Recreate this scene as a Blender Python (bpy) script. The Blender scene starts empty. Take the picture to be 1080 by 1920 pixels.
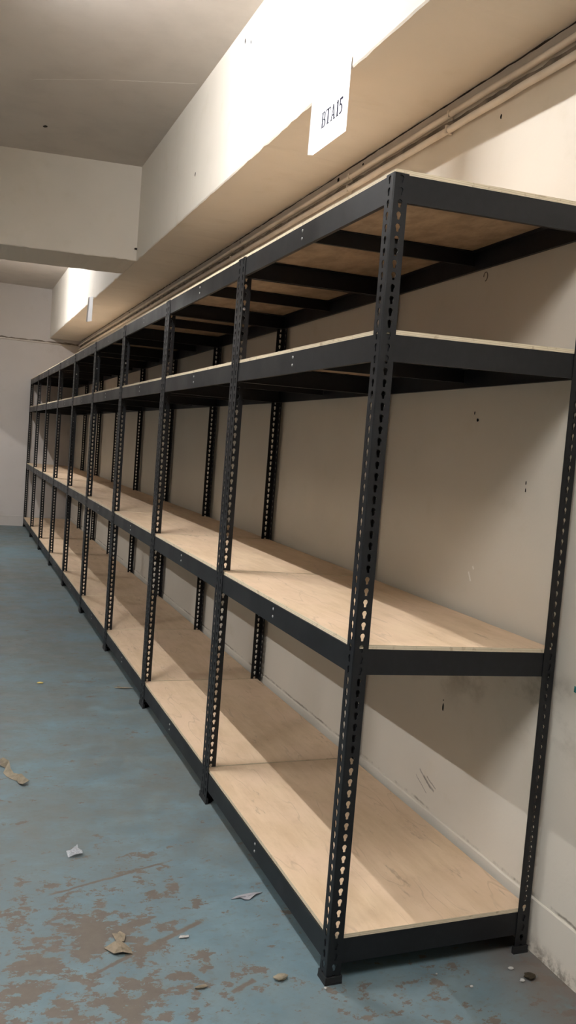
import bpy, bmesh, math, random
from mathutils import Vector, Matrix

# ------------------------------------------------------------------ units
S = 1.235                      # drawing unit -> metres (rack 0.74 m deep, 2.44 m tall)
D, L, W = 0.600, 1.13682, 0.0395   # rack depth, bay length, post flange width
H = 1.974                      # post height
BEAM = 0.063                   # beam height
T = 0.0020                     # steel thickness
PLY = 0.011                    # board thickness
LEVELS = [0.1135, 0.8482, 1.6032, 1.9708]        # beam tops at the front
TILT = [0.0023, -0.0189, 0.0157, 0.0170]         # how much the wall side of a level sits off, near end
TILT_FAR = [0.0, -0.008, 0.004, 0.004]
NB = 9
XW, XF = 0.617, 0.213          # right wall, face of the beam along it
ZS, ZC = 2.547, 3.192          # beam soffit, ceiling
YF, YN, XL = 10.275, -5.6, -5.2

scene = bpy.context.scene
COL = scene.collection
random.seed(7)

# ------------------------------------------------------------------ camera
def make_camera():
    yaw, pitch, roll, f = 0.37412, -0.07254, 0.0783, 1615.98
    cy, sy, cp, sp = math.cos(yaw), math.sin(yaw), math.cos(pitch), math.sin(pitch)
    fw = Vector((sy*cp, cy*cp, sp)); r = Vector((cy, -sy, 0)); u = r.cross(fw)
    r2 = r*math.cos(roll) + u*math.sin(roll); u2 = -r*math.sin(roll) + u*math.cos(roll)
    cam = bpy.data.cameras.new('camera'); ob = bpy.data.objects.new('camera', cam)
    COL.objects.link(ob)
    m = Matrix((r2, u2, -fw)).transposed().to_4x4()
    m.translation = Vector((-0.91947, -1.83805, 1.31514))*S
    ob.matrix_world = m
    cam.sensor_fit = 'VERTICAL'; cam.sensor_height = 36.0; cam.sensor_width = 20.25
    cam.lens = f/1920*36.0; cam.clip_start = 0.02; cam.clip_end = 100
    scene.camera = ob
make_camera()

# ------------------------------------------------------------------ world, exposure
world = bpy.data.worlds.new('world'); scene.world = world; world.use_nodes = True
world.node_tree.nodes['Background'].inputs[0].default_value = (0.5, 0.55, 0.6, 1)
world.node_tree.nodes['Background'].inputs[1].default_value = 0.02
scene.view_settings.view_transform = 'Standard'
scene.view_settings.look = 'None'
scene.view_settings.gamma = 1.0
scene.view_settings.use_curve_mapping = False
scene.view_settings.exposure = 0.14
scene.cycles.use_denoising = True
scene.cycles.max_bounces = 10
scene.cycles.diffuse_bounces = 6
TUBE_POWER = 640.0             # emission strength of the fluorescent tubes
TUBE_COLOR = (0.985, 0.985, 1.0, 1)

# ------------------------------------------------------------------ node helpers
class NT:
    def __init__(self, name):
        self.m = bpy.data.materials.new(name); self.m.use_nodes = True
        self.t = self.m.node_tree; self.b = self.t.nodes['Principled BSDF']
    def n(self, kind, **kw):
        nd = self.t.nodes.new(kind)
        for k, v in kw.items(): setattr(nd, k, v)
        return nd
    def l(self, a, b): self.t.links.new(a, b)
    def math(self, op, a, b=None, c=None, clamp=False):
        nd = self.n('ShaderNodeMath', operation=op); nd.use_clamp = clamp
        for i, v in enumerate((a, b, c)):
            if v is None: continue
            if isinstance(v, (int, float)): nd.inputs[i].default_value = v
            else: self.l(v, nd.inputs[i])
        return nd.outputs[0]
    def coords(self, scale=(1, 1, 1), rnd=False, rot=0.0):
        tc = self.n('ShaderNodeTexCoord'); mp = self.n('ShaderNodeMapping')
        mp.inputs['Scale'].default_value = scale; mp.inputs['Rotation'].default_value = (0, 0, rot)
        self.l(tc.outputs['Object'], mp.inputs['Vector'])
        if rnd:
            oi = self.n('ShaderNodeObjectInfo'); mu = self.n('ShaderNodeVectorMath', operation='SCALE')
            mu.inputs[0].default_value = (37.0, 53.0, 11.0); self.l(oi.outputs['Random'], mu.inputs['Scale'])
            self.l(mu.outputs[0], mp.inputs['Location'])
        return mp.outputs[0]
    def noise(self, vec, scale, detail=4, rough=0.55):
        nd = self.n('ShaderNodeTexNoise'); nd.inputs['Scale'].default_value = scale
        nd.inputs['Detail'].default_value = detail; nd.inputs['Roughness'].default_value = rough
        self.l(vec, nd.inputs['Vector']); return nd.outputs['Fac']
    def step(self, v, a, b, lo=0.0, hi=1.0):
        nd = self.n('ShaderNodeMapRange', interpolation_type='SMOOTHSTEP')
        nd.inputs['From Min'].default_value = a; nd.inputs['From Max'].default_value = b
        nd.inputs['To Min'].default_value = lo; nd.inputs['To Max'].default_value = hi
        self.l(v, nd.inputs['Value']); return nd.outputs[0]
    def mix(self, fac, a, b):
        nd = self.n('ShaderNodeMix', data_type='RGBA'); 
        if isinstance(fac, (int, float)): nd.inputs[0].default_value = fac
        else: self.l(fac, nd.inputs[0])
        for i, v in ((6, a), (7, b)):
            if isinstance(v, tuple): nd.inputs[i].default_value = (v[0], v[1], v[2], 1)
            else: self.l(v, nd.inputs[i])
        return nd.outputs[2]
    def xyz(self):
        tc = self.n('ShaderNodeTexCoord'); sx = self.n('ShaderNodeSeparateXYZ')
        self.l(tc.outputs['Object'], sx.inputs[0]); return sx.outputs
    def bump(self, h, strength, dist=0.01):
        bp = self.n('ShaderNodeBump'); bp.inputs['Strength'].default_value = strength
        bp.inputs['Distance'].default_value = dist; self.l(h, bp.inputs['Height'])
        self.l(bp.outputs[0], self.b.inputs['Normal'])
    def base(self, v, rough=0.6, spec=0.5):
        if isinstance(v, tuple): self.b.inputs['Base Color'].default_value = (v[0], v[1], v[2], 1)
        else: self.l(v, self.b.inputs['Base Color'])
        if isinstance(rough, (int, float)): self.b.inputs['Roughness'].default_value = rough
        else: self.l(rough, self.b.inputs['Roughness'])
        self.b.inputs['Specular IOR Level'].default_value = spec
        return self.m
    def segment(self, u, v, p0, p1, half, wob=None):
        """1 on the stroke p0-p1 (metres, in the plane of outputs u and v), 0 away from it"""
        dx, dy = p1[0]-p0[0], p1[1]-p0[1]; ln = math.hypot(dx, dy); dx /= ln; dy /= ln
        a = self.math('SUBTRACT', u, p0[0]); b = self.math('SUBTRACT', v, p0[1])
        along = self.math('ADD', self.math('MULTIPLY', a, dx), self.math('MULTIPLY', b, dy))
        across = self.math('SUBTRACT', self.math('MULTIPLY', b, dx), self.math('MULTIPLY', a, dy))
        if wob is not None: across = self.math('ADD', across, wob)
        across = self.math('ABSOLUTE', across)
        m1 = self.step(across, half*0.5, half*1.2, 1, 0)
        c = self.math('ABSOLUTE', self.math('SUBTRACT', along, ln/2))
        m2 = self.step(c, ln/2*0.85, ln/2, 1, 0)
        return self.math('MULTIPLY', m1, m2)

# ------------------------------------------------------------------ materials
def mat_wall(name, col, kind):
    t = NT(name); c = t.coords(); x, y, z = t.xyz()
    big = t.noise(c, 1.1, 3); mid = t.noise(c, 5, 6, 0.6); fine = t.noise(c, 60, 3)
    k = t.mix(t.step(big, 0.35, 0.7), col, tuple(v*0.93 for v in col))
    k = t.mix(t.step(mid, 0.56, 0.8, 0, 0.35), k, (col[0]*0.8, col[1]*0.76, col[2]*0.66))
    if kind == 'right':
        # grime streaks under the middle shelf height and along the skirting
        sm = t.noise(t.coords((1, 1.6, 2.2)), 2.6, 5, 0.6)
        band = t.math('MULTIPLY', t.step(z, 0.50*S, 0.66*S), t.step(z, 0.80*S, 0.72*S))
        k = t.mix(t.math('MULTIPLY', band, t.step(sm, 0.46, 0.66, 0, 0.55)), k, (0.22, 0.19, 0.14))
        wob = t.math('MULTIPLY', t.math('SUBTRACT', t.noise(c, 9, 5, 0.7), 0.5), 0.020*S)
        zz = t.math('ABSOLUTE', t.math('SUBTRACT', t.math('ADD', z, wob), 0.1545*S))
        brk = t.step(t.noise(t.coords((1, 1, 0.2)), 3.4, 5, 0.75), 0.42, 0.60)
        line = t.math('MULTIPLY', t.step(zz, 0.001*S, 0.0062*S, 1, 0), brk)
        k = t.mix(t.math('MULTIPLY', line, 0.75), k, (0.15, 0.12, 0.09))
        for p0, p1, hw in (((0.66, 0.262), (0.575, 0.222), .0035), ((0.63, 0.250), (0.555, 0.218), .005),
                           ((0.61, 0.255), (0.545, 0.232), .003), ((0.68, 0.235), (0.60, 0.195), .002)):
            sgm = t.segment(y, z, (p0[0]*S, p0[1]*S), (p1[0]*S, p1[1]*S), hw*S, wob)
            k = t.mix(t.math('MULTIPLY', sgm, 0.55), k, (0.12, 0.10, 0.09))
        for p0, p1 in (((0.475, 0.975), (0.458, 0.945)), ((0.455, 0.995), (0.447, 0.985))):
            sgm = t.segment(y, z, (p0[0]*S, p0[1]*S), (p1[0]*S, p1[1]*S), 0.004*S)
            k = t.mix(t.math('MULTIPLY', sgm, 0.7), k, (0.9, 0.88, 0.84))
        foot = t.math('MULTIPLY', t.step(z, 0.0, 0.06*S, 1, 0), t.step(t.noise(c, 22, 5, 0.7), 0.42, 0.62))
        k = t.mix(t.math('MULTIPLY', foot, 0.75), k, (0.12, 0.095, 0.07))
        # brownish mottling and a flat grey band under the soffit
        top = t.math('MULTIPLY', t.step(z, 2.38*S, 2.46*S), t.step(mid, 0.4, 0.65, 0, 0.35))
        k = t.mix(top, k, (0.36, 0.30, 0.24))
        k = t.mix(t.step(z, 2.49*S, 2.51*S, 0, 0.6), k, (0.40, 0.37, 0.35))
    if kind == 'back':
        foot = t.math('MULTIPLY', t.step(z, 0.12*S, 0.145*S, 1, 0), t.step(z, 0.10*S, 0.13*S, 0.15, 0.4))
        k = t.mix(foot, k, (0.4, 0.37, 0.32))
    t.bump(t.math('ADD', mid, t.math('MULTIPLY', fine, 0.3)), 0.12, 0.012)
    return t.base(k, 0.75, 0.25)

def mat_ceiling():
    t = NT('ceiling_paint'); c = t.coords(); x, y, z = t.xyz()
    mid = t.noise(c, 3, 6, 0.6); col = (0.60, 0.545, 0.49)
    k = t.mix(t.step(mid, 0.4, 0.75), col, tuple(v*0.9 for v in col))
    wob = t.math('MULTIPLY', t.math('SUBTRACT', t.noise(c, 14, 4), 0.5), 0.02)
    for p0, p1, w in (((-0.25, 2.98), (0.20, 2.76), .004), ((-0.62, 3.2), (-0.25, 2.98), .0022)):
        k = t.mix(t.math('MULTIPLY', t.segment(x, y, (p0[0]*S, p0[1]*S), (p1[0]*S, p1[1]*S), w*S, wob), 0.7), k, (0.9, 0.87, 0.82))
    t.bump(mid, 0.1, 0.01)
    return t.base(k, 0.8, 0.2)

def mat_floor():
    t = NT('worn_blue_floor_paint'); c = t.coords(); x, y, z = t.xyz()
    b1 = t.noise(c, 0.9, 4); b2 = t.noise(c, 7, 6, 0.65); b3 = t.noise(c, 45, 4, 0.7)
    k = t.mix(t.step(b2, 0.3, 0.72), (0.094, 0.154, 0.182), (0.140, 0.214, 0.242))
    near = t.step(y, 1.05*S, 0.30*S)
    # old scuffed film of grey-brown dirt
    st = t.noise(t.coords((1.0, 1.25, 1)), 3.4, 8, 0.75)
    film = t.step(t.math('ADD', t.math('MULTIPLY', b1, 0.55), t.math('MULTIPLY', st, 0.6)), 0.38, 0.68)
    k = t.mix(t.math('MULTIPLY', film, t.step(near, 0, 1, 0.88, 0.40)), k, (0.112, 0.118, 0.105))
    spots = t.noise(t.coords((1, 1.5, 1)), 26, 6, 0.72)
    k = t.mix(t.step(spots, 0.52, 0.66, 0, 0.5), k, (0.112, 0.108, 0.092))
    scr = t.noise(t.coords((1, 9, 1), rot=0.25), 5, 4, 0.7)
    k = t.mix(t.step(scr, 0.62, 0.76, 0, 0.2), k, (0.20, 0.265, 0.29))
    # bare patches where the paint is gone, thick in the near part of the aisle
    pn = t.noise(t.coords((0.9, 1.25, 1), rot=0.15), 13.0, 9, 0.72)
    left = t.step(x, -0.12*S, -0.46*S)
    m = t.math('ADD', t.math('MULTIPLY', t.math('MULTIPLY', near, left), 0.094), t.math('MULTIPLY', near, 0.036))
    m = t.math('ADD', m, t.math('MULTIPLY', t.math('SUBTRACT', t.noise(c, 4.0, 4), 0.5), 0.38))
    patch = t.step(t.math('ADD', pn, m), 0.618, 0.634)
    bare = t.mix(t.noise(c, 18, 5, 0.7), (0.085, 0.070, 0.055), (0.138, 0.116, 0.094))
    k = t.mix(t.math('MULTIPLY', patch, 0.97), k, bare)
    wob = t.math('MULTIPLY', t.math('SUBTRACT', t.noise(c, 12, 5, 0.7), 0.5), 0.03)
    for p0, p1, w in (((-0.62, 0.575), (-0.235, 0.70), .006), ((-0.40, 0.255), (-0.215, 0.355), .010),
                      ((-0.235, 0.03), (-0.16, 0.065), .009), ((-0.56, 0.17), (-0.42, 0.25), .007)):
        k = t.mix(t.segment(x, y, (p0[0]*S, p0[1]*S), (p1[0]*S, p1[1]*S), w*S, wob), k, bare)
    # dirt swept against the right wall
    wd = t.math('MULTIPLY', t.step(x, 0.34*S, 0.58*S), t.step(t.noise(c, 9, 6, 0.7), 0.26, 0.52))
    k = t.mix(t.math('MULTIPLY', wd, 0.85), k, (0.13, 0.105, 0.085))
    k = t.mix(t.step(b3, 0.64, 0.74, 0, 0.55), k, (0.10, 0.105, 0.10))
    t.bump(t.math('ADD', t.math('MULTIPLY', patch, -0.5), b2), 0.25, 0.006)
    return t.base(k, t.step(b2, 0.3, 0.7, 0.5, 0.72), 0.35)

def mat_ply(name, edge=False, back=False):
    t = NT(name)
    if edge:
        c = t.coords((1, 1, 1)); x, y, z = t.xyz()
        w = t.math('SINE', t.math('MULTIPLY', z, 2*math.pi/(0.0045*S)))
        k = t.mix(t.step(w, -0.2, 0.9), (0.70, 0.60, 0.44), (0.56, 0.46, 0.31))
        k = t.mix(t.step(t.noise(c, 40, 4), 0.55, 0.7, 0, 0.5), k, (0.32, 0.22, 0.13))
        return t.base(k, 0.7, 0.3)
    g = t.noise(t.coords((6, 1.0, 6), True), 3.0, 5, 0.6)
    fine = t.noise(t.coords((55, 3.0, 55), True), 3.0, 3, 0.6)
    cloud = t.noise(t.coords((1, 1, 1), True), 3.2, 4)
    mott = t.noise(t.coords((1, 0.6, 1), True, 0.5), 14, 6, 0.7)
    k = t.mix(t.step(g, 0.30, 0.70), (0.655, 0.495, 0.332), (0.56, 0.405, 0.260))
    k = t.mix(t.step(cloud, 0.35, 0.7, 0, 0.7), k, (0.675, 0.497, 0.350))
    k = t.mix(t.step(mott, 0.5, 0.75, 0, 0.4), k, (0.47, 0.33, 0.215))
    k = t.mix(t.step(fine, 0.60, 0.75, 0, 0.28), k, (0.36, 0.24, 0.15))
    sm = t.noise(t.coords((3.2, 0.7, 3), True, 0.35), 4.0, 6, 0.7)
    k = t.mix(t.step(sm, 0.615, 0.70, 0, 0.5), k, (0.25, 0.185, 0.13))
    fl = t.math('ABSOLUTE', t.math('SUBTRACT', t.noise(t.coords((4.5, 0.8, 4), True, -0.2), 2.2, 2, 0.5), 0.5))
    k = t.mix(t.math('MULTIPLY', t.step(fl, 0.001, 0.014, 0.28, 0), t.step(cloud, 0.42, 0.6)), k, (0.22, 0.16, 0.11))
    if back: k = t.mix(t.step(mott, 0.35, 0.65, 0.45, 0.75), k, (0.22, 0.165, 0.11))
    t.bump(fine, 0.08, 0.004)
    return t.base(k, 0.62, 0.3)

def mat_steel():
    t = NT('black_powder_coat'); c = t.coords()
    n = t.noise(c, 30, 5, 0.65); n2 = t.noise(c, 2.5, 3)
    k = t.mix(t.step(n, 0.35, 0.75), (0.0030, 0.0034, 0.0046), (0.0062, 0.0069, 0.0092))
    k = t.mix(t.step(t.noise(c, 11, 6, 0.75), 0.70, 0.78, 0, 0.25), k, (0.05, 0.05, 0.05))
    t.bump(n, 0.06, 0.003)
    return t.base(k, t.step(n2, 0.3, 0.7, 0.40, 0.52), 0.40)

def plain(name, col, rough=0.6, spec=0.4, metal=0.0, sc=25, var=0.8):
    t = NT(name); c = t.coords(rnd=True); n = t.noise(c, sc, 4)
    t.b.inputs['Metallic'].default_value = metal
    return t.base(t.mix(t.step(n, 0.35, 0.7), col, tuple(v*var for v in col)), rough, spec)

M = dict(
    wall=mat_wall('cream_wall_paint', (0.645, 0.595, 0.51), 'right'),
    wall_back=mat_wall('grey_cream_wall_paint', (0.56, 0.515, 0.475), 'back'),
    beam=mat_wall('painted_concrete', (0.69, 0.635, 0.55), 'beam'),
    dull=mat_wall('dark_low_bounce_wall', (0.22, 0.21, 0.20), 'plain'),  # unseen walls, darkened to cut the bounce light
    ceiling=mat_ceiling(), floor=mat_floor(),
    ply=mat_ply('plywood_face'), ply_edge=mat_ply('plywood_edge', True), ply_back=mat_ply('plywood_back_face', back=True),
    steel=mat_steel(),
    plastic=plain('black_plastic', (0.012, 0.012, 0.013), 0.55),
    bolt=plain('zinc_bolt', (0.55, 0.54, 0.52), 0.35, 0.5, 0.6),
    crack=plain('dark_crack_dirt', (0.05, 0.04, 0.032), 0.9, 0.1, sc=60, var=0.5),
    grime_shade=plain('brown_grime_shade', (0.27, 0.225, 0.18), 0.9, 0.1, sc=8, var=0.45),  # also paints the shaded recess between the conduits
    dark=plain('dark_hole', (0.012, 0.011, 0.010), 0.9, 0.1),
    conduit=plain('painted_conduit', (0.66, 0.60, 0.52), 0.6, 0.3, sc=6, var=0.85),
    paper=plain('white_paper', (0.86, 0.86, 0.88), 0.8, 0.2, sc=3, var=0.97),
    ink=plain('grey_blue_ink', (0.03, 0.03, 0.05), 0.9, 0.1),
    card=plain('brown_card', (0.23, 0.19, 0.135), 0.8, 0.2, sc=40, var=0.7),
    tape=plain('dry_masking_tape', (0.22, 0.185, 0.13), 0.7, 0.3, sc=30, var=0.7),
    shred=plain('grey_paper_shred', (0.30, 0.295, 0.31), 0.8, 0.2, var=0.85),
    crumb=plain('plaster_crumb', (0.42, 0.41, 0.38), 0.9, 0.2, var=0.8),
    chip=plain('wood_chip', (0.27, 0.235, 0.17), 0.8, 0.2, var=0.7),
    soil=plain('dark_dirt', (0.045, 0.035, 0.022), 0.95, 0.1, sc=60, var=0.5),
    yellow=plain('yellow_scrap', (0.55, 0.42, 0.12), 0.7),
    housing=plain('white_enamel', (0.75, 0.75, 0.74), 0.4, 0.5, var=0.97),
)
def mat_clear():
    t = NT('clear_plastic_film'); n = t.noise(t.coords(), 60, 3)
    t.b.inputs['Transmission Weight'].default_value = 0.75; t.b.inputs['IOR'].default_value = 1.3
    t.bump(n, 0.5, 0.01)
    return t.base((0.9, 0.92, 0.95), 0.18, 0.6)
M['clear'] = mat_clear()
def mat_tube():
    m = bpy.data.materials.new('fluorescent_tube'); m.use_nodes = True; t = m.node_tree
    for n in list(t.nodes): t.nodes.remove(n)
    o = t.nodes.new('ShaderNodeOutputMaterial'); e = t.nodes.new('ShaderNodeEmission')
    e.inputs[0].default_value = TUBE_COLOR; e.inputs[1].default_value = TUBE_POWER
    t.links.new(e.outputs[0], o.inputs[0]); return m
M['tube'] = mat_tube()

# ------------------------------------------------------------------ mesh helpers
class MB:
    def __init__(self): self.v, self.f, self.mi = [], [], []
    def vert(self, x, y, z): self.v.append((x*S, y*S, z*S)); return len(self.v)-1
    def face(self, idx, mi=0): self.f.append(tuple(idx)); self.mi.append(mi)
    def hexa(self, c, mi=0, side=None):
        """c: 8 corners, bottom 4 counter-clockwise then top 4"""
        i = [self.vert(*p) for p in c]; s = mi if side is None else side
        self.face((i[3], i[2], i[1], i[0]), mi); self.face((i[4], i[5], i[6], i[7]), mi)
        for a in range(4):
            b = (a+1) % 4; self.face((i[a], i[b], i[b+4], i[a+4]), s)
    def box(self, x0, x1, y0, y1, z0, z1, mi=0):
        self.hexa([(x0, y0, z0), (x1, y0, z0), (x1, y1, z0), (x0, y1, z0),
                   (x0, y0, z1), (x1, y0, z1), (x1, y1, z1), (x0, y1, z1)], mi)
    def sweep(self, prof, A, B, n):
        """closed profile of (inward, height) pairs run from A to B; n = inward direction"""
        A, B, n = Vector(A), Vector(B), Vector(n); k = len(prof)
        a = [self.vert(*(A + n*p + Vector((0, 0, q)))) for p, q in prof]
        b = [self.vert(*(B + n*p + Vector((0, 0, q)))) for p, q in prof]
        for i in range(k):
            j = (i+1) % k; self.face((a[i], a[j], b[j], b[i]))
        self.face(a[::-1]); self.face(b)
    def tube(self, pts, r, seg=8, cap=True):
        rings = []
        for i, p in enumerate(pts):
            p = Vector(p); d = (Vector(pts[min(i+1, len(pts)-1)]) - Vector(pts[max(i-1, 0)])).normalized()
            up = Vector((0, 0, 1)) if abs(d.z) < 0.9 else Vector((1, 0, 0))
            s = d.cross(up).normalized(); u = s.cross(d)
            rr = r[i] if isinstance(r, (list, tuple)) else r
            rings.append([self.vert(*(p + s*rr*math.cos(2*math.pi*j/seg) + u*rr*math.sin(2*math.pi*j/seg))) for j in range(seg)])
        for a, b in zip(rings, rings[1:]):
            for j in range(seg): self.face((a[j], a[(j+1) % seg], b[(j+1) % seg], b[j]))
        if cap: self.face(rings[0][::-1]); self.face(rings[-1])
    def mesh(self, name, mats, smooth=False):
        me = bpy.data.meshes.new(name); me.from_pydata(self.v, [], self.f)
        for m in (mats if isinstance(mats, (list, tuple)) else [mats]): me.materials.append(m)
        me.polygons.foreach_set('material_index', self.mi)
        bm = bmesh.new(); bm.from_mesh(me); bmesh.ops.recalc_face_normals(bm, faces=bm.faces); bm.to_mesh(me); bm.free()
        if smooth: me.polygons.foreach_set('use_smooth', [True]*len(me.polygons))
        me.update(); return me
    def build(self, name, mats, parent=None, smooth=False, loc=(0, 0, 0), rz=0.0):
        return link(name, self.mesh(name, mats, smooth), parent, loc, rz)

def link(name, me, parent=None, loc=(0, 0, 0), rz=0.0):
    o = bpy.data.objects.new(name, me); COL.objects.link(o)
    if parent is not None: o.parent = parent
    o.location = Vector(loc)*S; o.rotation_euler = (0, 0, rz); return o
def tag(o, label=None, cat=None, group=None, kind=None):
    for k, v in (('label', label), ('category', cat), ('group', group), ('kind', kind)):
        if v: o[k] = v
    return o
def empty(name, loc, rz=0.0): return link(name, None, None, loc, rz)
def struct(o): o['kind'] = 'structure'; return o
def lerp(a, b, t): return a + (b-a)*t

# ------------------------------------------------------------------ room shell
m = MB(); m.box(XL, XW+0.14, YN, YF+0.15, -0.10, 0.0); struct(m.build('floor', M['floor']))
m = MB(); m.box(XL, XW+0.14, YN, YF+0.15, ZC, ZC+0.12); struct(m.build('ceiling', M['ceiling']))
m = MB(); m.box(XW, XW+0.14, YN, YF+0.15, 0, ZC); wall_r = struct(m.build('wall_right', M['wall']))
m = MB(); m.box(XL, XW, YF, YF+0.15, 0, ZC); wall_b = struct(m.build('wall_back', M['wall_back']))
m = MB(); m.box(XL-0.14, XL, YN, YF+0.15, 0, ZC); struct(m.build('wall_left', M['dull']))
m = MB(); m.box(XL, XW, YN-0.14, YN, 0, ZC); struct(m.build('wall_front', M['dull']))

def rough_beam(name, x0, x1, y0, y1, n, mat, slope=0.0, axis='y', amp=0.0035):
    """concrete downstand beam whose plaster arrises wander a little"""
    m = MB(); rnd = random.Random(name); rows = []
    for i in range(n+1):
        t = i/n; j = lambda s=1.0: rnd.uniform(-amp, amp)*s
        chip = lambda: rnd.uniform(0, amp*1.8) if rnd.random() < 0.25 else 0
        za, zb = ZS + j(0.5) + chip(), ZS + j(0.5) + chip()
        if axis == 'y':
            y = lerp(y0, y1, t)
            p = [(x0, y, ZC), (x0, y, za + 0.006), (x0 + 0.004 + j(0.3), y, za), (x1, y, zb), (x1, y, ZC)]
        else:
            x = lerp(x0, x1, t); o = slope*(x - x1)
            p = [(x, y0+o, ZC), (x, y0+o, za + 0.006), (x, y0+o + 0.004 + j(0.3), za), (x, y1+o, zb), (x, y1+o, ZC)]
        rows.append([m.vert(*q) for q in p])
    for a, b in zip(rows, rows[1:]):
        for k in range(5): m.face((a[k], a[(k+1) % 5], b[(k+1) % 5], b[k]))
    m.face(rows[0]); m.face(rows[-1][::-1])
    return struct(m.build(name, mat))
rough_beam('trim_1', XF, XW, YN, YF, 300, M['beam'])                       # beam along the right wall
rough_beam('trim_2', -2.0, XF, 4.335, 4.905, 60, M['beam'], -0.147, 'x')   # beam across the aisle
rough_beam('trim_3', -2.4, -2.0, YN, YF, 40, M['beam'])                    # beam along the far side of the aisle
rough_beam('trim_4', -2.0, XF, -4.5, -3.95, 20, M['beam'], 0.0, 'x')

# skirting: a cement upstand a few millimetres proud of the wall
def skirt(name, axis):
    m = MB(); rnd = random.Random(3); n = 160; rows = []
    for i in range(n+1):
        t = i/n; zt = 0.1475 + rnd.uniform(-0.0015, 0.0015); q = 0.0045 + rnd.uniform(-0.0008, 0.0008)
        if axis == 'y':
            y = lerp(YN, YF, t); p = [(XW, y, 0), (XW-q, y, 0), (XW-q, y, zt-0.004), (XW-q*0.4, y, zt), (XW, y, zt)]
        else:
            x = lerp(XL, XW-0.006, t); p = [(x, YF, 0), (x, YF-q, 0), (x, YF-q, zt-0.012), (x, YF-q*0.4, zt-0.008), (x, YF, zt-0.008)]
        rows.append([m.vert(*v) for v in p])
    for a, b in zip(rows, rows[1:]):
        for k in range(5): m.face((a[k], a[(k+1) % 5], b[(k+1) % 5], b[k]))
    m.face(rows[0]); m.face(rows[-1][::-1])
    return struct(m.build(name, M['wall'] if axis == 'y' else M['wall_back']))
skirt('baseboard_right', 'y'); skirt('baseboard_back', 'x')

# crack between soffit and wall, brown strip painting the shade of a recess under the upper conduit
def ribbon(name, parent, pts, w0, w1, seed, mat, nrm, thick=0.0012):
    m = MB(); rnd = random.Random(seed); rows = []
    for p in pts:
        w = rnd.uniform(w0, w1); d = rnd.uniform(-w1, w1)*0.35
        a = Vector(p) + Vector((0, 0, d)); n = Vector(nrm)*thick
        rows.append([m.vert(*(a + Vector((0, 0, w)))), m.vert(*(a + n + Vector((0, 0, w*0.8)))),
                     m.vert(*(a + n - Vector((0, 0, w*0.8)))), m.vert(*(a - Vector((0, 0, w))))])
    for a, b in zip(rows, rows[1:]):
        for k in range(4): m.face((a[k], a[(k+1) % 4], b[(k+1) % 4], b[k]))
    m.face(rows[0]); m.face(rows[-1][::-1])
    return m.build(name, mat, parent)
ys = [lerp(-1.2, YF-0.02, (i/260)**1.4) for i in range(261)]
ribbon('crack', wall_r, [(XW, y, ZS-0.0045) for y in ys], 0.0012, 0.0042, 5, M['crack'], (-1, 0, 0))
ribbon('gap_shade', wall_r, [(XW, y, 2.4685 + 0.004*min(1, y/6)) for y in ys], 0.0095, 0.0108, 6, M['grime_shade'], (-1, 0, 0))
xs = [lerp(-2.0, XW-0.02, i/60) for i in range(61)]
ribbon('crack', wall_b, [(x, YF, 2.497) for x in xs], 0.006, 0.015, 8, M['grime_shade'], (0, -1, 0))

def conduit(label, z, r, seed, sag=0.002, end=YF-0.03):
    root = empty('conduit', (XW-0.003, 0, z)); tag(root, label, 'conduit', 'painted conduits under the soffit')
    rnd = random.Random(seed); m = MB(); pts = []
    for i in range(90):
        y = lerp(-1.6, end, i/89); pts.append((-r, y, rnd.uniform(-sag, sag)*0.6))
    m.tube(pts, r, 10); m.build('pipe', M['conduit'], root, True)
    for y in (0.82, 1.62, 3.3, 5.6, 8.6):
        c = MB(); c.box(-2*r-0.001, 0, y-0.005, y+0.005, -r*1.1, r*1.1)
        c.box(-0.003, 0, y-0.004, y+0.004, -r*1.1-0.006, r*1.1)
        c.build('clip', M['conduit'], root)
    return root
conduit('upper painted conduit running along the wall just under the beam soffit', 2.492, 0.0105, 11)
conduit('lower painted conduit along the wall, below the dark gap', 2.441, 0.0120, 12)
root = tag(empty('conduit', (0, YF, 2.478)), 'painted conduit across the far wall at the beam underside', 'conduit')
m = MB(); m.tube([(lerp(-2.0, XW-0.03, i/20), -0.010, random.uniform(-.002, .002)) for i in range(21)], 0.009, 8)
m.build('pipe', M['conduit'], root, True)

# screw holes and pulled anchors in the wall
def hole(y, z, ry, rz, parent=wall_r, x=XW, name='anchor_hole'):
    rnd = random.Random(y*100+z); m = MB(); n = 9
    c = [m.vert(x-0.0012, y + ry*math.cos(2*math.pi*i/n)*rnd.uniform(.7, 1.1), z + rz*math.sin(2*math.pi*i/n)*rnd.uniform(.7, 1.1)) for i in range(n)]
    b = [m.vert(x+0.004, y + ry*1.15*math.cos(2*math.pi*i/n), z + rz*1.15*math.sin(2*math.pi*i/n)) for i in range(n)]
    m.face(c)
    for i in range(n): m.face((c[i], c[(i+1) % n], b[(i+1) % n], b[i]))
    return m.build(name, M['dark'], parent)
for y, z, ry, rz in ((0.502, 1.453, .006, .005), (0.522, 1.476, .002, .005), (0.547, 0.512, .004, .014), (0.549, 0.535, .002, .003),
                     (0.225, 1.272, .002, .006), (0.224, 1.250, .002, .006), (1.53, 2.522, .007, .005),
                     (1.78, 2.522, .012, .010), (4.55, 2.505, .022, .016), (5.45, 2.515, .018, .011), (6.7, 2.515, .02, .012), (3.2, 2.515, .004, .018),
                     (0.53, 2.395, .004, .008)):
    hole(y, z, ry, rz)
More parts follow.
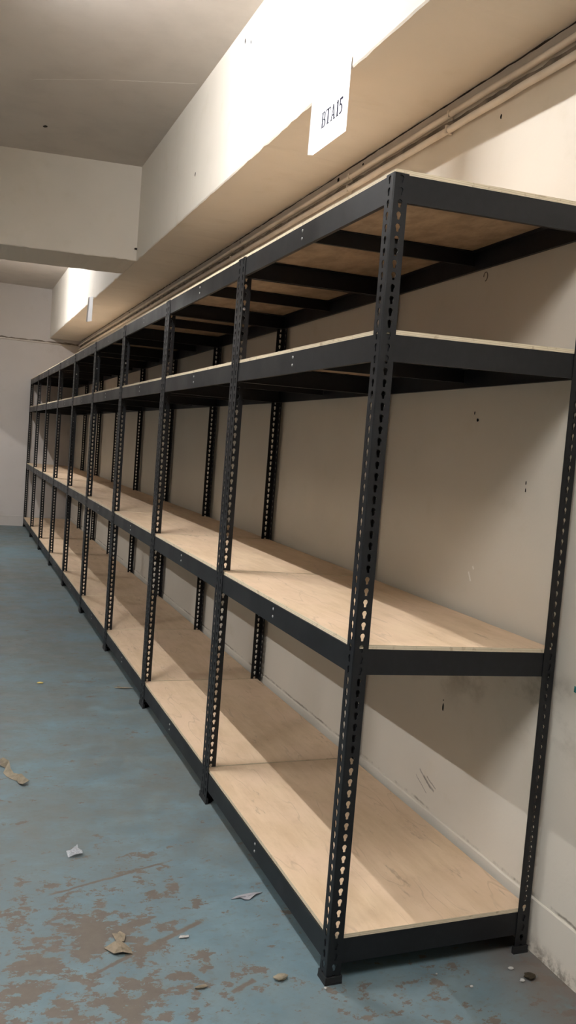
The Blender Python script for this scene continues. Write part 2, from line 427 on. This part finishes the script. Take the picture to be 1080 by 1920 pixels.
def ceiling_hole(x, y, r):
    rnd = random.Random(4); m = MB(); n = 10
    c = [m.vert(x + r*math.cos(2*math.pi*i/n)*rnd.uniform(.6, 1.1), y + r*1.3*math.sin(2*math.pi*i/n)*rnd.uniform(.6, 1.1), ZC-0.0012) for i in range(n)]
    b = [m.vert(x + r*1.15*math.cos(2*math.pi*i/n), y + r*1.45*math.sin(2*math.pi*i/n), ZC+0.004) for i in range(n)]
    m.face(c)
    for i in range(n): m.face((c[i], c[(i+1) % n], b[(i+1) % n], b[i]))
    return m.build('anchor_hole', M['crack'], bpy.data.objects['ceiling'])
ceiling_hole(-0.481, 3.906, .016)
m = MB(); m.box(0.196, 0.2125, 4.318, 4.345, 2.624, 2.632); m.build('nail', M['crack'], bpy.data.objects['trim_2'])
for y, z, a in ((2.783, 2.735, .012), (2.02, 3.12, .012), (1.93, 3.08, .009)):
    hole(y, z, a*.5, a, bpy.data.objects['trim_1'], XF, 'plaster_chip')
# plaster ring left by a pulled anchor under the top shelf
m = MB(); m.tube([(XW-0.001, 0.532+0.011*math.cos(a*math.pi/6), 1.905+0.014*math.sin(a*math.pi/6)) for a in range(10)], 0.0016, 5)
m.build('anchor_ring', M['grime_shade'], wall_r)
m = MB(); m.box(XW-0.0015, XW+0.002, -0.079, -0.063, 0.743, 0.759); m.build('paint_dab', plain('teal_paint_dab', (0.02, 0.16, 0.15)), wall_r)

# ------------------------------------------------------------------ shelving units
PITCH = H/71
def post_mesh():
    m = MB(); r0 = 0.0032; r, hw = 0.0064, 0.0036; nz = 71
    hole = [(0, r), (.70*r, .72*r), (r, 0.05*r), (.80*r, -.60*r), (hw, -1.0*r), (hw*.92, -0.0120), (0, -0.0131),
            (-hw*.92, -0.0120), (-hw, -1.0*r), (-.80*r, -.60*r), (-r, 0.05*r), (-.70*r, .72*r)]
    for leg in (0, 1):
        def P(u, w, z): return (u, w, z) if leg == 0 else (w, u, z)
        for k in range(nz):
            z0, z1 = 0.002 + k*(H-0.002)/nz, 0.002 + (k+1)*(H-0.002)/nz; zc = (z0+z1)/2 + 0.0033; uc = 0.0205
            h3 = (z1-z0)/4
            rim = [(uc, z1), (W, z1), (W, z1-h3), (W, z1-2*h3), (W, z1-3*h3), (W, z0), (uc, z0),
                   (r0, z0), (r0, z1-3*h3), (r0, z1-2*h3), (r0, z1-h3), (r0, z1)]
            o0 = [m.vert(*P(u, 0, z)) for u, z in rim]; h0 = [m.vert(*P(uc+a, 0, zc+b)) for a, b in hole]
            o1 = [m.vert(*P(u, T, z)) for u, z in rim]; h1 = [m.vert(*P(uc+a, T, zc+b)) for a, b in hole]
            for i in range(12):
                j = (i+1) % 12
                m.face((o0[i], o0[j], h0[j], h0[i])); m.face((o1[j], o1[i], h1[i], h1[j])); m.face((h0[i], h0[j], h1[j], h1[i]))
            for i in (1, 2, 3, 4): m.face((o0[i], o0[i+1], o1[i+1], o1[i]))
            if k in (0, nz-1):
                e = ((0, 1), (11, 0)) if k else ((5, 6), (6, 7))
                for i, j in e: m.face((o0[i], o0[j], o1[j], o1[i]))
    q = r0*0.29
    prof = [(0, r0), (q, q), (r0, 0), (r0, T), (T, T), (T, r0)]
    a = [m.vert(x, y, 0.002) for x, y in prof]; b = [m.vert(x, y, H) for x, y in prof]
    for i in (0, 1, 3, 4): m.face((a[i], a[i+1], b[i+1], b[i]))
    for c in (a, b): m.face((c[0], c[1], c[4], c[5])); m.face((c[1], c[2], c[3], c[4]))
    me = m.mesh('post', M['steel'])
    # weld, so the plates read as one folded angle
    bm = bmesh.new(); bm.from_mesh(me); bmesh.ops.remove_doubles(bm, verts=bm.verts, dist=1e-6)
    bmesh.ops.recalc_face_normals(bm, faces=bm.faces); bm.to_mesh(me); bm.free(); return me
def foot_mesh(gx, gy):
    m = MB(); h = 0.020; w = W + 0.004; i = T + 0.005
    for z0, z1, s in ((0, 0.006, 1.0), (0.006, h, 0.7)):
        a_, b_ = gx*s, gy*s; pr = [(-a_, -b_), (w, -b_), (w, i), (i, i), (i, w), (-a_, w)]
        a = [m.vert(x, y, z0) for x, y in pr]; b = [m.vert(x, y, z1) for x, y in pr]
        for k in range(6): m.face((a[k], a[(k+1) % 6], b[(k+1) % 6], b[k]))
        for c in (a[::-1], b): m.face((c[0], c[1], c[2], c[3])) ; m.face((c[3], c[4], c[5], c[0]))
    return m.mesh('foot', M['plastic'])
def bolt_mesh(r=0.0055, h=0.004):
    m = MB(); n = 10                                    # round head facing -y
    rows = [[m.vert(q*r*math.cos(2*math.pi*i/n), -d, q*r*math.sin(2*math.pi*i/n)) for i in range(n)] for q, d in ((1, 0), (1, h*.5), (.6, h))]
    for a, b in zip(rows, rows[1:]):
        for i in range(n): m.face((a[i], a[(i+1) % n], b[(i+1) % n], b[i]))
    m.face(rows[-1]); m.face(rows[0][::-1]); return m.mesh('bolt', M['bolt'], True)
POST, BOLT = post_mesh(), bolt_mesh()
FOOT = {'open': foot_mesh(0.0032, 0.0032), 'x': foot_mesh(0.0032, 0.0003), 'y': foot_mesh(0.0003, 0.0032)}   # flush where the next unit's foot butts
RIVET = bolt_mesh(0.0042, 0.0022)
BOLT_Z = [1.799, None, 1.753, 1.787, 1.805, 1.678, 1.789, 1.756, None]
C_PROF = [(0, 0), (0.022, 0), (0.022, -0.0022), (0.0022, -0.0022), (0.0022, -BEAM+0.0022), (0.011, -BEAM+0.0022), (0.011, -BEAM), (0, -BEAM)]
B_PROF = [(-0.011, 0), (0.011, 0), (0.011, -0.0022), (0.0011, -0.0022), (0.0011, -0.0418), (0.010, -0.0418), (0.010, -0.044), (-0.0011, -0.044), (-0.0011, -0.0022), (-0.011, -0.0022)]

def tilt(level, y):
    """offset of the wall-side edge of a level at distance y along the row"""
    k = max(0.0, 1 - y/(1.6*L)); return lerp(TILT_FAR[level], TILT[level], k)

ORD = ['nearest the camera, at the open end of the row', 'second from the near end of the row', 'third from the near end of the row',
       'fourth from the near end of the row', 'in the exact middle of the row of nine', 'fourth from the far wall',
       'third from the far wall', 'second from the far wall', 'at the far end, against the far wall']
def unit(i):
    y0 = i*L; Lu = L - 0.0012
    root = empty('shelving_unit', (0, y0, 0))
    tag(root, 'black steel shelving unit, ' + ORD[i], 'shelving unit', 'black shelving units in a row along the right wall')
    posts = []
    for (x, y, q) in ((0, 0, 0), (D, 0, 1), (D, Lu, 2), (0, Lu, 3)):
        p = link('post', POST, root, (x, y, 0), q*math.pi/2); posts.append(p)
        free = (i == 0 and y == 0) or (i == NB-1 and y > 0)
        link('foot', FOOT['open' if free else ('x' if q in (0, 2) else 'y')], p)
    if BOLT_Z[i]:
        b = link('bolt', BOLT, posts[3], (0.0019+0.0016, 0.0195, BOLT_Z[i]), -math.pi/2)
        b['label'] = 'pale round bolt head'
    for lv, z in enumerate(LEVELS):
        t0, t1 = tilt(lv, y0), tilt(lv, y0+Lu); e = 0.0024
        m = MB(); m.sweep(C_PROF, (e, e, z), (e, Lu-e, z), (1, 0, 0)); fb = m.build('front_beam', M['steel'], root)
        for dz in (-0.0165, -0.0395):
            link('rivet', RIVET, fb, (e, Lu/2, z+dz), -math.pi/2)
        m = MB(); m.sweep(C_PROF, (D-e, e, z+t0), (D-e, Lu-e, z+t1), (-1, 0, 0)); m.build('rear_beam', M['steel'], root)
        a = 0.006
        for y, n, tt in ((e, 1, t0), (Lu-e, -1, t1)):
            m = MB(); m.sweep(C_PROF, (a, y, z-0.0001 + tt*a/D), (D-a, y, z-0.0001 + tt*(1-a/D)), (0, n, 0)); m.build('side_beam', M['steel'], root)
        tm = (t0+t1)/2
        m = MB(); m.sweep(B_PROF, (a, Lu/2, z-0.0003), (D-a, Lu/2, z+tm-0.0003), (0, 1, 0)); m.build('brace', M['steel'], root)
        # plywood board lying on the beams
        g, gy, h = 0.0062, 0.0042, 0.0003
        rnd = random.Random(i*10+lv); j = lambda: rnd.uniform(-.0008, .0008)
        N = 12; m = MB(); rows = []
        for k in range(N+1):
            s = k/N; yy = lerp(gy, Lu-gy, s); tt = lerp(t0, t1, s)
            xa, xb = g+j()*.6, D-g+j()*.6
            za, zb = z + h + tt*xa/D, z + h + tt*xb/D
            rows.append([m.vert(xa, yy, za), m.vert(xb, yy, zb), m.vert(xb, yy, zb+PLY+j()*.4), m.vert(xa, yy, za+PLY+j()*.4)])
        for r1, r2 in zip(rows, rows[1:]):
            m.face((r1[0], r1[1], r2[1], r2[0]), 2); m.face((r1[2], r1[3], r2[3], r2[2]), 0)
            m.face((r1[1], r1[2], r2[2], r2[1]), 1); m.face((r1[3], r1[0], r2[0], r2[3]), 1)
        m.face(rows[0][::-1], 1); m.face(rows[-1], 1)
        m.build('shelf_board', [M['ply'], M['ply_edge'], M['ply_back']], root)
for i in range(NB): unit(i)

# ------------------------------------------------------------------ paper signs on the beam
def stroke_letter(m, rects, ox, oz, sc, x):
    for poly in rects:
        a = [m.vert(x, -(ox + u*sc), oz + v*sc) for u, v in poly]; b = [m.vert(x-0.0006, -(ox + u*sc), oz + v*sc) for u, v in poly]
        n = len(poly); m.face(a); m.face(b[::-1])
        for k in range(n): m.face((a[k], a[(k+1) % n], b[(k+1) % n], b[k]))
def rect(u0, u1, v0, v1): return [(u0, v0), (u1, v0), (u1, v1), (u0, v1)]
def arc(cx, cz, rx, rz, a0, a1, w, n=8):
    out = []
    for k in range(n):
        p = math.radians(lerp(a0, a1, k/n)); q = math.radians(lerp(a0, a1, (k+1)/n))
        f = lambda t, s: (cx + (rx+s)*math.cos(t), cz + (rz+s*0.7)*math.sin(t))
        out.append([f(p, -w/2), f(q, -w/2), f(q, w/2), f(p, w/2)])
    return out
GLYPH = {   # serif capitals in a unit-high box
    'B': ([rect(.08, .24, 0, 1), rect(0, .40, 0, .05), rect(0, .38, .95, 1), rect(.2, .40, .49, .54)] + arc(.38, .75, .16, .22, -90, 90, .13) + arc(.40, .26, .20, .235, -90, 90, .14), .70),
    'T': ([rect(.27, .43, 0, 1), rect(.18, .52, 0, .06), rect(0, .70, .92, 1), rect(0, .05, .76, 1), rect(.65, .70, .76, 1)], .78),
    'A': ([[(.07, 0), (.15, 0), (.40, 1), (.33, 1)], [(.50, 0), (.64, 0), (.40, 1), (.34, 1)], rect(0, .24, 0, .05), rect(.42, .74, 0, .05), rect(.17, .52, .28, .34)], .80),
    '1': ([rect(.15, .30, 0, 1), rect(.06, .40, 0, .05), [(.02, .84), (.06, .82), (.20, .92), (.28, 1), (.20, 1)]], .46),
    '5': ([rect(.08, .17, .52, 1), rect(.08, .50, .88, 1)] + arc(.20, .32, .22, .28, -120, 105, .13, 10), .50),
}
def sign(label, y_far, y_near, z0, z1, curl, word=None, lean=0.0):
    root = empty('paper_sign', (XF, y_near, z0)); tag(root, label, 'sign', 'paper signs taped to the beam')
    w, h = y_far-y_near, z1-z0; m = MB(); nu, nv = 40, 6; g = [[], []]
    off = lambda s, t: -0.0035 - 1.06*curl*max(0, s-0.975) - 0.004*curl*(1-t)*s - lean*w*s*(1-0.3*t)
    for side in (0, 1):
        for b in range(nv+1):
            g[side].append([m.vert(off(a/nu, b/nv) - side*0.0006, w*a/nu, h*b/nv) for a in range(nu+1)])
    for b in range(nv):
        for a in range(nu):
            m.face((g[0][b][a], g[0][b][a+1], g[0][b+1][a+1], g[0][b+1][a])); m.face((g[1][b][a], g[1][b+1][a], g[1][b+1][a+1], g[1][b][a+1]))
    for b in range(nv):
        for a in (0, nu): m.face((g[0][b][a], g[0][b+1][a], g[1][b+1][a], g[1][b][a]))
    for a in range(nu):
        for b in (0, nv): m.face((g[0][b][a], g[0][b][a+1], g[1][b][a+1], g[1][b][a]))
    m.build('sheet', M['paper'], root)
    if word:
        ls = MB(); sc = 0.052; total = sum(GLYPH[c][1] for c in word); gap = (0.172/sc - total)/(len(word)-1)
        pos = -(w - 0.066)                                # distance along -y, starting at the far side
        for c in word:
            stroke_letter(ls, GLYPH[c][0], pos, 0.072, sc, -0.0052); pos += (GLYPH[c][1] + gap)*sc
        ls.build('lettering', M['ink'], root)
    return root
sign('white paper sign reading BTA15 hanging over the near beam edge', 1.071, 0.790, 2.349, 2.585, 0.6, 'BTA15')
sign('small pale paper hanging from the beam beyond the crossbeam', 6.425, 6.335, 2.345, 2.57, 0.3, lean=0.35)

# ------------------------------------------------------------------ litter on the floor
def sheet(name, label, cat, x, y, outline, mat, rise, seed, rz=0.0, thick=0.0012, group=None):
    """a thin crumpled scrap: outline polygon fanned over inner rings, each vertex lifted by rise(u, v)"""
    root = MB(); rnd = random.Random(seed); n = len(outline)
    cx = sum(p[0] for p in outline)/n; cy = sum(p[1] for p in outline)/n
    lay = []
    for s in (0, 1):
        rings = []
        for q in (1.0, 0.62, 0.28):
            rr = random.Random(seed+int(q*100))
            rings.append([root.vert(lerp(cx, u, q), lerp(cy, v, q), 0.0004 + max(0, rise(lerp(cx, u, q), lerp(cy, v, q)) + rr.uniform(-.0015, .0015)*(q < 1)) + s*thick) for u, v in outline])
        c = root.vert(cx, cy, 0.0004 + max(0, rise(cx, cy)) + s*thick)
        for a, b in zip(rings, rings[1:]):
            for k in range(n): root.face((a[k], a[(k+1) % n], b[(k+1) % n], b[k]))
        for k in range(n): root.face((rings[-1][k], rings[-1][(k+1) % n], c))
        lay.append(rings[0])
    for k in range(n): root.face((lay[0][k], lay[0][(k+1) % n], lay[1][(k+1) % n], lay[1][k]))
    o = root.build(name, mat, None, False, (x, y, 0), rz); return tag(o, label, cat, group)

def curl_strip(name, label, cat, path, width, mat):
    """ribbon along a path of (x, y, z, lean)"""
    m = MB(); rows = []; x0, y0 = path[0][0], path[0][1]
    for k, (x, y, z, lean) in enumerate(path):
        a = path[max(k-1, 0)]; b = path[min(k+1, len(path)-1)]
        d = Vector((b[0]-a[0], b[1]-a[1], 0)).normalized(); s = Vector((-d.y, d.x, 0))
        sd = s*math.cos(lean) + Vector((0, 0, 1))*math.sin(lean)
        p = Vector((x-x0, y-y0, z + abs(math.sin(lean))*width/2 + 0.0005)); n = Vector((0, 0, 0.0011))
        rows.append([m.vert(*(p - sd*width/2)), m.vert(*(p + sd*width/2)), m.vert(*(p + sd*width/2 + n)), m.vert(*(p - sd*width/2 + n))])
    for a, b in zip(rows, rows[1:]):
        for k in range(4): m.face((a[k], a[(k+1) % 4], b[(k+1) % 4], b[k]))
    m.face(rows[0]); m.face(rows[-1][::-1])
    return tag(m.build(name, mat, None, False, (x0, y0, 0)), label, cat)

curl_strip('tape_curl', 'long twisted curl of dry brown tape on the floor at left', 'tape',
           [(-0.715, 1.60, 0.004, .2), (-0.69, 1.585, 0.008, .9), (-0.668, 1.555, 0.002, 1.2), (-0.672, 1.515, 0.0, .5), (-0.662, 1.48, 0.0, .25),
            (-0.645, 1.45, 0.0, .5), (-0.633, 1.425, 0.001, 1.0), (-0.625, 1.395, 0.004, .6), (-0.612, 1.375, 0.010, .2)], 0.030, M['tape'])
sheet('plastic_scrap', 'crumpled scrap of clear plastic film on the floor left of the shelves', 'plastic scrap', -0.507, 0.808,
      [(-.022, -.02), (.0, -.026), (.022, -.018), (.024, .008), (.012, .02), (.014, .045), (.004, .03), (-.014, .016), (-.026, .004)], M['clear'],
      lambda u, v: 0.012*abs(math.sin(90*u+60*v)), 21)
sheet('cardboard_scrap', 'folded brown scrap of torn card on the floor, lower left', 'card scrap', -0.463, 0.278,
      [(-.036, .006), (-.018, -.034), (.004, -.036), (.030, -.036), (.030, -.014), (.018, .008), (.004, .016), (-.010, .012)], M['card'],
      lambda u, v: 0.013*max(0, 1-abs(u+.004)/.03), 22)
sheet('cardboard_scrap', 'narrow upright shred of brown card just behind the folded scrap', 'card scrap', -0.455, 0.318,
      [(-.010, -.018), (.010, -.020), (.018, .004), (.008, .034), (-.002, .02), (-.014, .024)], M['card'],
      lambda u, v: 0.008*max(0, 1-abs(v)/.03), 23)
sheet('paper_shred', 'long grey torn paper shred on the floor beside the near shelf', 'paper scrap', -0.061, 0.442,
      [(-.048, -.004), (-.030, .004), (-.012, .010), (.012, .014), (.026, .012), (.056, .014), (.030, .002), (.018, -.008), (.004, -.018), (-.010, -.016), (-.020, -.004)], M['shred'],
      lambda u, v: 0.004*abs(math.sin(60*u)), 24)
sheet('dry_flake', 'thin brown dry flake on the floor beside the third post', 'flake', -0.032, 2.585,
      [(-.05, .01), (-.02, .006), (-.03, .035), (-.01, .008), (.03, .0), (.05, -.012), (.02, -.02), (-.02, -.012)], M['tape'],
      lambda u, v: 0.004*abs(math.sin(80*u)), 25)
sheet('yellow_scrap', 'tiny yellow scrap on the blue floor', 'scrap', -0.442, 2.716,
      [(-.014, -.01), (.012, -.014), (.018, .006), (.002, .018), (-.016, .008)], M['yellow'], lambda u, v: .002, 26)
sheet('pale_scrap', 'small pale pinkish scrap lying on a worn brown streak', 'scrap', -0.289, 0.283,
      [(-.015, -.004), (.012, -.006), (.015, .003), (-.008, .006)], M['crumb'], lambda u, v: .003, 27)
def pebble(name, label, cat, x, y, rx, ry, rz, mat, seed, group=None):
    m = MB(); rnd = random.Random(seed); nu, nv = 9, 5; rings = []
    for b in range(nv+1):
        ph = math.pi*b/nv
        rings.append([m.vert(rx*math.sin(ph)*math.cos(2*math.pi*a/nu)*rnd.uniform(.8, 1.15), ry*math.sin(ph)*math.sin(2*math.pi*a/nu)*rnd.uniform(.8, 1.15),
                             max(0.0, rz + rz*math.cos(math.pi-ph)*rnd.uniform(.9, 1.0))) for a in range(nu)])
    for a, b in zip(rings, rings[1:]):
        for k in range(nu): m.face((a[k], a[(k+1) % nu], b[(k+1) % nu], b[k]))
    m.face(rings[0][::-1]); m.face(rings[-1])
    return tag(m.build(name, mat, None, False, (x, y, 0.0002)), label, cat, group)
pebble('wood_chip', 'pale wood chip on the floor left of the near front foot', 'chip', -0.100, 0.050, .020, .012, .007, M['chip'], 31)
pebble('dark_chip', 'dark brown chip on the floor near the lower edge of the view', 'chip', -0.300, 0.066, .018, .006, .004, M['tape'], 32)
pebble('dirt_clump', 'clump of dark dirt on the floor by the wall corner', 'dirt', 0.532, -0.105, .017, .014, .007, M['soil'], 33)
pebble('plaster_crumb', 'white plaster crumb on the floor beside the dirt clump', 'crumb', 0.505, -0.112, .007, .006, .004, M['crumb'], 34)
pebble('plaster_crumb', 'pale crumb on the floor in front of the near rear foot', 'crumb', 0.508, -0.058, .009, .006, .003, M['crumb'], 35)
pebble('plaster_crumb', 'small white speck on the floor touching the near front foot', 'crumb', -0.006, -0.014, .0045, .0045, .003, M['crumb'], 36)
pebble('plaster_crumb', 'white speck on the open floor right of the near front foot', 'crumb', 0.36, -0.10, .0045, .004, .003, M['crumb'], 37)
pebble('plaster_crumb', 'tiny white speck under the near end beam', 'crumb', 0.30, -0.03, .003, .003, .002, M['crumb'], 38)

# ------------------------------------------------------------------ fluorescent battens (above and left of the view)
def batten(x, y, label):
    root = empty('ceiling_light', (x, y, ZC)); tag(root, label, 'ceiling light', 'fluorescent battens on the ceiling')
    hl = 0.62/S
    m = MB(); m.hexa([(-.018, -hl, -.045), (.018, -hl, -.045), (.018, hl, -.045), (-.018, hl, -.045), (-.030, -hl, 0), (.030, -hl, 0), (.030, hl, 0), (-.030, hl, 0)])
    m.build('housing', M['housing'], root)
    m = MB(); m.tube([(0, -hl+.03, -.085), (0, hl-.03, -.085)], 0.0105, 12); m.build('tube', M['tube'], root, True)
    for e in (-1, 1):
        m = MB(); m.box(-.012, .012, e*(hl-.028)-.010, e*(hl-.028)+.010, -.098, -.045); m.build('lamp_holder', M['housing'], root)
for x, y, lab in ((-0.86, 1.4, 'white fluorescent batten over the aisle beside the first crossbeam bay'), (-0.86, -1.5, 'white fluorescent batten over the aisle behind the camera'),
                  (-0.86, 7.6, 'white fluorescent batten over the aisle beyond the crossbeam'), (-3.3, 1.4, 'white fluorescent batten in the next bay, level with the near shelves'),
                  (-3.3, -1.5, 'white fluorescent batten in the next bay, level with the camera'), (-3.3, 7.6, 'white fluorescent batten in the next bay, level with the far shelves')):
    batten(x, y, lab)
